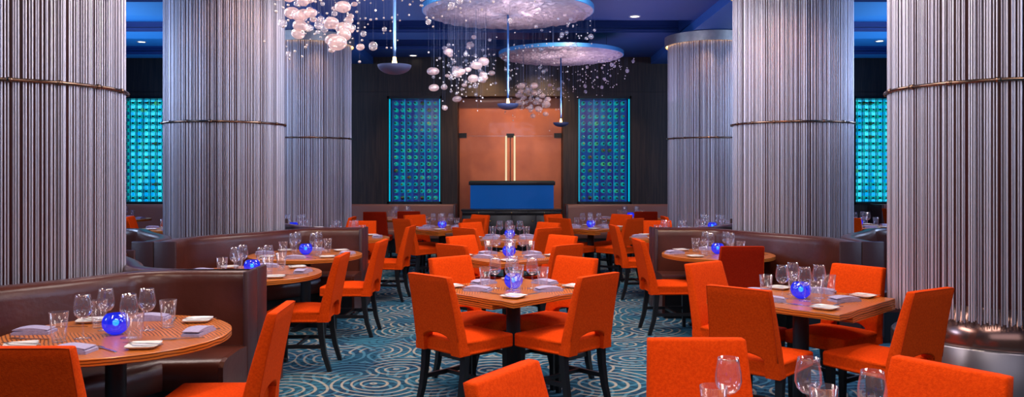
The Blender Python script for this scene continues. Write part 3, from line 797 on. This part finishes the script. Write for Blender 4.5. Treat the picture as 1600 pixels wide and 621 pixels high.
rd_table(*TF, ('round table at the left wall bench, behind dark red chair backs', 'left wall bench table'), detail=0)
rd_table(*TFr, ('round table at the right wall bench, behind a dark red chair back', 'right wall bench table'), detail=0)
TH = (-5.05, 12.2); THr = (5.5, 12.7); TI = (-7.25, 14.7); TJ = (-5.35, 8.35); TJr = (5.4, 8.7)
rd_table(*TH, ('outer left round table glimpsed between the two nearer left columns', 'outer left table between columns'), detail=1)
rd_table(*THr, ('outer right round table glimpsed between the two nearer right columns', 'outer right table between columns'), detail=1)
rd_table(*TI, ('far left round table at the lilac-lit wall bench', 'far left wall bench table'), detail=0)
rd_table(*TJ, ('round table in the outer booth behind the nearest left column', 'outer left booth table'), detail=1)
rd_table(*TJr, ('round table in the copper-lit outer right booth, its left edge showing', 'outer right booth table'), detail=1)
TK = (.75, 2.22)
roundk.place((TK[0], TK[1], 0), 0, 'round table just below the frame nearest the camera, its glasses showing')
for x, y, l in ((.73, 2.70, 'before the front orange chair back, left'), (1.0, 2.70, 'in the middle of the bottom edge'), (1.135, 2.52, 'nearest the tilted orange chair at bottom right')):
    winek.place((x, y, .7502), 0, 'large wine glass at the bottom edge, ' + l)
for x, y, l in ((.66, 2.62, 'before the front orange chair back'), (1.02, 2.62, 'just before the middle wine glass')):
    tumk.place((x, y, .7502), 0, 'water tumbler at the bottom edge of the view, ' + l)
globek.place((.75, 2.22, .7502), 0, 'cobalt blue candle globe on the table just below the frame')

# ------------------------------------------------------------------ chairs in place
ch = chair
ch(*TK, .75, 3.26, 'orange chair at the bottom edge right of centre, squarely facing the camera')
ch(*TK, 1.53, 2.80, 'orange chair in the bottom right corner, piped top sloping down to the right')
ch(*TK, -.03, 2.73, 'orange chair at the bottom centre, tilted top with piping, before the nearest aisle table')
ch(*T1, -.545, 5.28, 'orange chair at the near left side of the nearest aisle table, arched cut-out back')
ch(*T1, .575, 5.30, 'orange chair at the near right side of the nearest aisle table, arched cut-out back')
ch(*T1, -.50, 6.42, 'orange chair at the far left side of the nearest aisle table')
ch(*T1, .52, 6.40, 'orange chair at the far right side of the nearest aisle table')
ch(*T2, -.57, 7.50, 'orange chair at the near left side of the second aisle table')
ch(*T2, .53, 7.50, 'orange chair at the near right side of the second aisle table')
ch(*T2, -.55, 8.55, 'orange chair at the far left side of the second aisle table')
ch(*T2, .55, 8.60, 'orange chair at the far right side of the second aisle table')
ch(*T3, -.58, 9.75, 'orange chair at the near left side of the third aisle table')
ch(*T3, .45, 9.75, 'orange chair at the near right side of the third aisle table')
ch(*T3, -.57, 10.85, 'orange chair at the far left side of the third aisle table')
ch(*T3, .5, 10.85, 'orange chair at the far right side of the third aisle table')
ch(*GL, -.56, 11.75, 'orange chair on the near right of the table left of the sideboard')
ch(*GL, -.5, 12.8, 'orange chair on the far right of the table left of the sideboard')
ch(*GL, -1.60, 11.65, 'tall-looking orange chair on the near left of the table left of the sideboard')
ch(*GL, -1.56, 12.8, 'orange chair on the far left of the table left of the sideboard')
ch(*GR, .70, 11.85, 'orange chair on the near left of the table right of the sideboard')
ch(*GR, .66, 12.95, 'orange chair on the far left of the table right of the sideboard')
ch(*GR, 1.80, 11.75, 'orange chair on the near right of the table right of the sideboard')
ch(*GR, 1.78, 12.95, 'orange chair on the far right of the table right of the sideboard')
ch(*R1, 1.33, 4.70, 'orange chair, near left side of the near right square table, back to camera')
ch(*R1, 2.42, 4.62, 'orange chair, near right side of the near right square table, seen sideways')
ch(*R1, 2.52, 5.82, 'orange chair at the far right side of the near right square table, facing the camera')
ch(*R1, 1.44, 6.02, 'orange chair at the far left side of the near right square table')
ch(*TA, -1.16, 4.03, 'orange chair on the aisle side of the front left booth table', rz=PI / 2 + .05)
ch(*TA, -1.9, 3.10, 'orange chair in the bottom left corner with its back to the camera', rz=0.02)
ch(*TC, -1.40, 6.62, 'orange chair on the aisle side of the table behind the front left booth', rz=PI / 2)
ch(*TB, -1.29, 7.95, 'orange chair on the aisle side of the middle left column booth table', rz=PI / 2 - .05)
ch(*TBr, 1.27, 8.05, 'orange chair on the aisle side of the middle right column booth table', rz=-PI / 2 + .08)
ch(*TBr, 2.11, 7.33, 'dark red shade-painted chair back before the middle right column booth table', rz=0)
ch(*TD, -1.27, 10.08, 'orange chair on the aisle side of the table behind the middle left booth', rz=PI / 2 - .1)
ch(*TDr, 1.30, 10.25, 'orange chair on the aisle side of the table behind the middle right booth', rz=-PI / 2 + .1)
ch(*TD, -2.1, 11.22, 'orange chair on the far side of the table behind the middle left booth', rz=PI)
ch(*TDr, 2.05, 11.3, 'orange chair on the far side of the table behind the middle right booth', rz=PI)
ch(*TE, -2.42, 12.15, 'orange chair on the aisle side of the table before the farthest left column', rz=PI / 2)
ch(*TEr, 2.34, 12.3, 'orange chair on the aisle side of the table before the farthest right column', rz=-PI / 2)
ch(*TF, -2.36, 13.75, 'dark red shade-painted chair back at the left wall bench table, left one of two', rz=0)
ch(*TF, -1.80, 13.95, 'dark red shade-painted chair back at the left wall bench table, right one of two', rz=0)
ch(*TFr, 2.32, 13.85, 'dark red shade-painted chair back at the right wall bench table', rz=0)
ch(*TH, -5.88, 12.3, 'orange chair left of the outer left table between the columns', rz=-PI / 2 + .2)
ch(*TH, -5.62, 11.45, 'orange chair nearest in the gap between the left columns')
ch(*TI, -6.25, 14.6, 'orange chair facing the far left wall bench table', rz=PI / 2 + .2)
ch(*THr, 6.55, 13.0, 'orange chair right of the outer right table between the columns', rz=PI / 2 + .2)
ch(*THr, 5.0, 11.95, 'orange chair nearest in the gap between the right columns')
ch(7.8, 15, 7.0, 14.9, 'orange chair facing the far right wall bench', rz=-PI / 2)

RED = {}  # darker seat and back copies, shade painted into the fabric colour
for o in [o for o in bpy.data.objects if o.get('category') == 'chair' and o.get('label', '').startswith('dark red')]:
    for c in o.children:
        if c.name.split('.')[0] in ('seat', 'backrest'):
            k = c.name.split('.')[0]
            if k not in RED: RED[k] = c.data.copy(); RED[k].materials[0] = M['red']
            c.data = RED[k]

# ------------------------------------------------------------------ wine cabinets
def cabinet(x0, x1, label, panel, ncol, loc, cols_ind, groupname):
    t = thing('wine_cabinet', label, 'cabinet', ((x0 + x1) / 2, WY + .02, NZ0)); w = (x1 - x0) / 2; H = NZ1 - NZ0
    mb = MB(); mb.box(-w + .03, w - .03, .44, .455, .03, H - .03); mb.build('backlit_panel', M[panel], t)
    mb = MB()
    for a, b, c, d in ((-w, -w + .035, 0, H), (w - .035, w, 0, H), (-w, w, 0, .05), (-w, w, H - .05, H)): mb.box(a, b, -.03, .46, c, d)
    mb.build('cabinet_frame', M['frame'], t)
    for s in (-1, 1):
        mb = MB(); mb.box(s * (w - .045) - .005, s * (w - .045) + .005, .03, .06, .06, H - .06); mb.build('light_strip', M['strip'], t)
    dx = (2 * w - .16) / ncol
    for c in ((2, 5) if ncol == 7 else (4,)):
        mb = MB(); x = -w + .08 + c * dx; mb.box(x - .003, x + .003, .045, .06, .06, H - .06); mb.build('light_strip', M['strip_dim'], t)
    dx = (2 * w - .16) / ncol; x_start = -w + .08 + dx / 2
    for c in range(ncol + 1):
        if c % 2 == 0 or ncol < 7:
            mb = MB(); x = -w + .08 + c * dx; mb.box(x - .006, x + .006, .10, .12, .05, H - .05); mb.box(x - .006, x + .006, .34, .36, .05, H - .05); mb.build('rack_post', M['post'], t)
    mb = MB(); mb.box(-w + .035, w - .035, -.012, -.006, .05, H - .05); mb.build('glass_pane', M['pane'], t)
    dz = (H - .12) / 15
    return [((x0 + x1) / 2 + x_start + c * dx, WY + .02 + .05, NZ0 + .06 + dz * (r + .5), c, r) for c in range(ncol) for r in range(15)]
def bottle_mb(mb=None, mat=None):
    mb = mb or MB()
    pr = [(0, .33), (.036, .33), (.044, .320), (.044, .14), (.038, .112), (.019, .085), (.0165, .05)]
    # lathe axis along Z -> rotate so that the neck points to -Y
    rot = (mat or Matrix()) @ Matrix.Rotation(-PI / 2, 4, 'X')
    mb.lathe(pr, 12, mat=rot, mi=0)
    mb.lathe([(.018, .05), (.0195, .045), (.0195, .008), (.017, 0), (0, 0)], 12, mat=rot, mi=1)
    return mb
bmesh_ = {}
for b, g in (('bottle', 'foil_a'), ('bottle', 'foil_g'), ('bottle_b', 'foil_r'), ('bottle', 'steel')):
    bmesh_[(b, g)] = bottle_mb().mesh('wine_bottle', [M[b], M[g]])
ROWN = ['first', 'second', 'third', 'fourth', 'fifth', 'sixth', 'seventh', 'eighth', 'ninth', 'tenth', 'eleventh', 'twelfth', 'thirteenth', 'fourteenth', 'fifteenth']
COLN = ['first', 'second', 'third', 'fourth', 'fifth', 'sixth', 'seventh']
def fill(slots, name, ind):
    rnd = random.Random(len(name)); stuff = MB()
    for x, y, z, c, r in slots:
        if c in ind:
            o = link('wine_bottle', rnd.choice(list(bmesh_.values())) if rnd.random() < .3 else bmesh_[('bottle', 'foil_a')], None, (x, y, z))
            tag(o, 'bottle in %s, %s row from bottom, %s from left' % (name, ROWN[r], COLN[c]), 'bottle', 'bottles in ' + name)
        else: bottle_mb(stuff, Matrix.Translation((x, y, z)))
    if stuff.v:
        o = stuff.build('wine_bottles', [M['bottle'], M['foil_a']])
        tag(o, 'remaining rows of bottles racked in %s' % name, 'bottles', kind='stuff')
fill(cabinet(*CABS[1], 'tall blue-lit wine cabinet in the back wall, left of the copper niche', 'blue_panel', 7, 0, 0, ''), 'the left inner wine cabinet', range(7))
fill(cabinet(*CABS[2], 'tall blue-lit wine cabinet in the back wall, right of the copper niche', 'blue_panel', 7, 0, 0, ''), 'the right inner wine cabinet', range(7))
fill(cabinet(*CABS[0], 'bright cyan wine cabinet seen in the gap between the left columns', 'cyan_panel', 6, 0, 0, ''), 'the far left cyan wine cabinet', range(2, 5))
fill(cabinet(*CABS[3], 'bright cyan wine cabinet seen in the gap between the right columns', 'cyan_panel', 6, 0, 0, ''), 'the far right cyan wine cabinet', range(0, 3))

# ------------------------------------------------------------------ niche: copper glass doors, counter, sideboard
for i, s in enumerate((-1, 1)):
    mb = MB(); x0, x1 = sorted((s * .012 - .035, s * 1.08 - .035)); mb.box(x0, x1, WY + .42, WY + .432, .02, 2.37)
    d = struct('door_%d' % (i + 1), mb, M['copper'])
    mb = MB(); xx = s * .09 - .035; mb.box(xx - .018, xx + .018, WY + .37, WY + .40, .9, 2.38); mb.build('door_handle', M['handle'], d)
    mb = MB(); xe = s * 1.01 - .035; mb.box(xe - .08, xe + .08, WY + .40, WY + .45, 2.34, 2.44); mb.build('patch_hinge', M['black'], d)
mb = MB(); mb.box(-.12, .05, WY + .40, WY + .45, 2.35, 2.43); struct('trim_5', mb, M['black'])
mb = MB(); mb.box(-1.13, 1.06, WY + .425, WY + .435, 2.375, 2.383); struct('trim_6', mb, M['drum'])

t = thing('host_counter', 'blue lacquered counter with thick black top, in front of the copper glass doors', 'counter', (0, 15.95, 0))
mb = MB(); mb.box(-.83, .83, -.02, .40, 0, 1.35); mb.build('counter_panel', M['counter'], t)
mb = MB(); mb.box(-.86, .86, -.06, .44, 1.35, 1.425); mb.build('counter_top', M['black'], t, bevel=.006)
mb = MB(); mb.box(-.84, .84, -.04, .42, 1.425, 1.437); mb.build('glass_ledge', M['greenedge'], t)
t = thing('sideboard', 'low black sideboard with small brass knobs below the blue counter', 'sideboard', (-.01, 15.35, 0))
mb = MB(); mb.box(-.95, .95, .02, .45, .08, .86); mb.box(-.90, .90, .05, .42, 0, .08); mb.build('carcass', M['black'], t)
mb = MB(); mb.box(-.97, .97, -.01, .46, .86, .89); mb.build('sideboard_top', M['black'], t, bevel=.004)
def knob(p, x, z):
    mb = MB(); rot = Matrix.Translation((x, 0, z)) @ Matrix.Rotation(PI / 2, 4, 'X'); mb.lathe([(.006, -.005), (.006, .012), (.016, .018), (.014, .026), (0, .028)], 12, mat=rot); mb.build('knob', M['brass'], p)
for i in range(3):
    mb = MB(); x0 = -.94 + i * .63; mb.box(x0, x0 + .62, .0, .02, .79, .855); d = mb.build('drawer', M['black'], t, bevel=.003); knob(d, x0 + .31, .825)
for i in range(4):
    mb = MB(); x0 = -.94 + i * .4725; mb.box(x0, x0 + .4625, .0, .02, .10, .775); d = mb.build('door', M['black'], t, bevel=.003); knob(d, x0 + (.40 if i % 2 == 0 else .06), .67)

# ------------------------------------------------------------------ chandeliers
def chandelier(cx, cy, seed, label):
    rnd = random.Random(seed); t = thing('bubble_chandelier', label, 'chandelier', (cx, cy, 3.6)); Rd = 1.07
    mb = MB(); mb.lathe([(Rd - .02, 0), (Rd, .005), (Rd, .065), (Rd - .02, .07), (0, .07)], 72); mb.build('canopy_rim', M['disc_rim'], t, auto=True)
    # crinkled underside
    mb = MB(); nr, na = 26, 110; vs = [(0, 0, -.01)]
    for i in range(1, nr + 1):
        for k in range(na):
            r = (Rd - .012) * i / nr; a = 2 * PI * (k + .5 * (i % 2)) / na
            z = -.008 - (.020 * abs(math.sin(r * 31 + 4 * math.sin(a * 5)) * math.sin(a * 17 + r * 9)) + rnd.uniform(0, .016)) * (1 if i < nr else 0)
            vs.append((r * math.cos(a), r * math.sin(a), z + (.01 if i == nr else 0)))
    fs = [(0, 1 + (k + 1) % na, 1 + k) for k in range(na)] + [(1 + (i - 1) * na + k, 1 + (i - 1) * na + (k + 1) % na, 1 + i * na + (k + 1) % na, 1 + i * na + k) for i in range(1, nr) for k in range(na)]
    mb.add(vs, fs, 0, False); mb.build('canopy_underside', M['disc_under'], t)
    for k in range(3):
        a = k * 2.1 + .3; mb = MB(); mb.tube([(.85 * math.cos(a), .85 * math.sin(a), .06), (.85 * math.cos(a), .85 * math.sin(a), .42)], .006, 6); mb.build('hanger', M['wire'], t)
    # helix of glass: from high at the right, round the back, down to low at the left and front
    def spot(tt, spread):
        a = math.radians(-10 + 255 * tt); r = .90 - .30 * tt + rnd.gauss(0, .09) * spread
        z = 3.45 - .72 * tt ** .9 + rnd.gauss(0, .085) * spread
        return r * math.cos(a) , r * math.sin(a), min(z, 3.52) - 3.6
    wires = MB()
    def wire(x, y, z): wires.tube([(x, y, z), (x, y, 0)], .0007, 3, caps=False)
    def ball(r, seg, sq=1.):
        m = MB(); pr = [(r * math.cos(a), sq * r * math.sin(a)) for a in [(-PI / 2 + PI * i / seg) for i in range(seg + 1)]]; pr[0] = (0, -sq * r); pr[-1] = (0, sq * r)
        m.lathe(pr, seg * 2); return m
    global BALLS
    if not BALLS:
        BALLS['big'] = ball(1, 10, .8).mesh('glass_bubble', M['bubble']); BALLS['mid'] = ball(1, 9, .97).mesh('glass_bubble', M['clear'])
        BALLS['bead'] = ball(1, 5).mesh('glass_bead', M['bead'])
    for i in range(30):
        tt = rnd.uniform(.45, 1); x, y, z = spot(tt, 1.9); s = rnd.uniform(.034, .072) * (.5 + .5 * tt)
        o = link('glass_bubble', BALLS['big'], t, (x, y, z)); o.scale = (s * rnd.uniform(.95, 1.1), s, s * rnd.uniform(.85, 1.05)); o.rotation_euler = (rnd.uniform(-.2, .2), rnd.uniform(-.2, .2), 0); wire(x, y, z + s * .7)
        if i < 2: o['label'] = 'large pinkish seeded glass bubble'
    for i in range(64):
        tt = rnd.uniform(0, 1); x, y, z = spot(tt, 1.9); s = rnd.uniform(.015, .036)
        o = link('glass_bubble', BALLS['mid'], t, (x, y, z)); o.scale = (s, s, s); wire(x, y, z + s * .8)
    rest = MB()
    for i in range(210):
        tt = rnd.uniform(0, 1); x, y, z = spot(tt, 2.0); z += rnd.uniform(-.12, .05); s = rnd.uniform(.007, .0125)
        if i < 95:
            o = link('glass_bead', BALLS['bead'], t, (x, y, z)); o.scale = (s, s, s)
        else:
            rest.lathe([(0, -s), (s * .8, -s * .6), (s, 0), (s * .8, s * .6), (0, s)], 7, mat=Matrix.Translation((x, y, z)))
        wire(x, y, z)
    o = rest.build('glass_beads', M['bead'], t); o['kind'] = 'stuff'
    o = wires.build('suspension_wires', M['wire'], t); o['kind'] = 'stuff'
    return t
BALLS = {}
DISC = [(-.94, 6.4), (-.05, 10.0), (.84, 13.74)]
chandelier(*DISC[0], 11, 'nearest bubble chandelier, only its cluster of large glass bubbles showing at upper left')
chandelier(*DISC[1], 12, 'middle bubble chandelier with blue-rimmed round canopy at the top centre')
chandelier(*DISC[2], 13, 'farthest bubble chandelier with lower blue-rimmed canopy before the right wine cabinet')
def make_pendant():
    t = thing('uplight_pendant', '', 'pendant light')
    mb = MB(); pr = [(0, 0)] + [(.135 * math.sin(a), .075 - .075 * math.cos(a)) for a in [PI / 2 * i / 8 for i in range(1, 9)]] + [(.130, .075)] + [(.128 * math.sin(a), .078 - .07 * math.cos(a)) for a in [PI / 2 * i / 8 for i in range(7, -1, -1)]]
    mb.lathe(pr, 36); mb.build('bowl_shade', M['bowl'], t, auto=True)
    mb = MB(); mb.tube([(0, 0, .01), (0, 0, 1.19)], [.012, .012], 10); mb.build('pendant_rod', M['prod'], t)
    mb = MB(); mb.lathe([(.03, .02), (.028, .05), (.017, .11), (.0125, .14)], 14); mb.build('lamp_collar', M['warm'], t)
    return t
pend = Kind(make_pendant())
for (x, y), l in zip(DISC, ('large blue bowl pendant hanging on a long rod left of centre', 'blue bowl pendant hanging below the middle chandelier, before the copper glass', 'smallest blue bowl pendant hanging below the farthest chandelier')):
    pend.place((x, y, 2.385), 0, l)
    sp = bpy.data.lights.new('pendant_uplight', 'SPOT'); so = bpy.data.objects.new('pendant_uplight', sp); C.objects.link(so)
    so.location = (x + .09, y - .09, 2.50); so.rotation_euler = (PI, 0, 0); sp.energy = 60; sp.color = (1, .74, .70); sp.spot_size = 1.75; sp.spot_blend = .9; sp.shadow_soft_size = .05

def downlight(x, y, z, l):
    t = thing('ceiling_downlight', l, 'downlight', (x, y, z))
    mb = MB(); mb.lathe([(.09, 0), (.09, -.012), (.068, -.012), (.068, 0)], 24); mb.build('trim_ring', M['white'], t)
    mb = MB(); mb.disc(.068, -.006, 24, up=False); mb.build('lens', M['lamp'], t)
downlight(-7.2, 15.55, 4.15, 'oval-looking lit downlight in the blue ceiling between the left columns')
downlight(7.1, 15.45, 4.15, 'lit downlight in the blue ceiling between the right columns')
downlight(1.88, 12.25, 4.0, 'lit downlight in the purple ceiling between the two round canopies and the right column')
downlight(-2.02, 16.35, 4.0, 'small lit downlight over the back wall, left of centre')

# ------------------------------------------------------------------ lights
def area(name, loc, size, e, col, rot=(0, 0, 0), sy=None, spread=None):
    l = bpy.data.lights.new(name, 'AREA'); o = bpy.data.objects.new(name, l); C.objects.link(o); o.location = loc; o.rotation_euler = rot
    l.energy = e; l.color = col; l.size = size
    if sy: l.shape = 'RECTANGLE'; l.size_y = sy
    if spread: l.spread = spread
    return o
def spot(name, loc, tgt, e, col, ang=60, blend=.6, r=.06):
    l = bpy.data.lights.new(name, 'SPOT'); o = bpy.data.objects.new(name, l); C.objects.link(o); o.location = loc
    d = Vector(tgt) - Vector(loc); o.rotation_euler = d.to_track_quat('-Z', 'Y').to_euler()
    l.energy = e; l.color = col; l.spot_size = math.radians(ang); l.spot_blend = blend; l.shadow_soft_size = r
    return o
area('key_fill', (0, -1.9, 3.3), 5, 32, (.93, .88, 1), rot=(math.radians(68), 0, 0), sy=1.6)  # added fill behind and above the camera
for y, e in ((1.2, 70), (4.9, 90), (8.6, 120)):
    area('ceiling_fill', (0, y, 3.9), 2.0, e, (1, .86, .80), sy=1.2)  # added soft area lights over the aisle, out of view
for sx in (-1, 1):
    for y in (2.6, 6.4):
        area('side_fill', (sx * 2.75, y, 3.55), .5, 42, (1, .84, .78), rot=(0, sx * math.radians(52), 0), sy=1.6)  # added warm fills on the chairs from either side
for sx in (-1, 1):
    # added cool wash on the column rods, floating blue lights added for the ceiling
    for y in (3.0, 7.4, 11.4):
        area('aisle_wash', (sx * 7.6, y, 3.2), 1.6, 105, (.50, .66, 1), rot=(0, sx * math.radians(62), 0), sy=1.6)
    area('side_up', (sx * 6.9, 12.6, 2.7), 2.2, 60, (.25, .55, 1), rot=(PI, 0, 0), sy=5.5)
    area('centre_up', (sx * 1.9, 12.2, 2.75), 1.2, 22, (.5, .55, 1) if sx < 0 else (.75, .55, 1), rot=(PI, 0, 0), sy=6)
area('rim_glow', (0, 8.0, 3.0), 1.5, 25, (.3, .6, 1), rot=(math.radians(100), 0, 0), sy=.5)  # added blue light to pick out the canopy rims
# downlights over tables
W = (1, .74, .50)
for (x, y) in (TA, TC, TB, TBr, TD, TDr, T1, T2, T3, R1, GL, GR, TE, TEr, TF, TFr, TH, THr, TK):
    spot('table_spot', (x + .15, y - .5, 3.55 if y > 10 else 3.8), (x, y, .7), 140, W, 50, .7, .05)
spot('niche_spot', (-.6, 15.0, 3.9), (-.55, 17, 2.3), 170, (1, .55, .25), 60, .9)
spot('niche_spot', (.6, 15.0, 3.9), (.55, 17, 2.3), 190, (1, .60, .28), 60, .9)
for s, x in ((-1, XL), (1, XR)):
    spot('bench_spot', (s * 2.0, 15.2, 3.9), (s * 1.9, 16.4, .9), 130, W, 75, .8)
    spot('bench_spot', (s * 3.4, 15.2, 3.9), (s * 3.3, 16.4, .9), 110, W, 75, .8)
    spot('outer_bench_spot', (s * 7.4, 14.9, 3.9), (s * 7.6, 16.0, .8), 110, (.8, .75, 1), 75, .8)
    for dx in (-.25, .3):
        spot('column_wash', (x + dx, 13.3 - .86, 3.80), (x + dx, 13.3 - .60, 2.0), 34, (1, .55, .25), 75, .9, .02)
spot('column_warm', (1.7, 7.0, 3.85), (3.0, 8.75, 2.7), 110, (1, .36, .20), 34, 1., .05)
spot('column_warm', (-1.9, 7.2, 3.85), (-3.0, 8.75, 3.1), 55, (1, .50, .30), 34, 1., .05)
for (x, y), e in zip(DISC, (60, 95, 170)):
    spot('bubble_spot', (x + .3, y - 2.2, 3.94), (x - .3, y - .1, 2.9), e, (1, .74, .62), 50, .8, .04)  # added warm spots to brighten the bubble clusters
w = bpy.data.worlds.new('world'); bpy.context.scene.world = w; w.use_nodes = True
w.node_tree.nodes['Background'].inputs[0].default_value = (.2, .3, .6, 1); w.node_tree.nodes['Background'].inputs[1].default_value = .15

sc = bpy.context.scene
sc.view_settings.view_transform = 'Standard'; sc.view_settings.look = 'None'; sc.view_settings.exposure = 0; sc.view_settings.gamma = 1
cy = sc.cycles
cy.max_bounces = 8; cy.diffuse_bounces = 3; cy.glossy_bounces = 3; cy.transparent_max_bounces = 64; cy.transmission_bounces = 4
cy.caustics_reflective = False; cy.caustics_refractive = False; cy.sample_clamp_indirect = 3; cy.use_denoising = True
for m in list(bpy.data.materials):
    if m.name == 'unused': bpy.data.materials.remove(m)
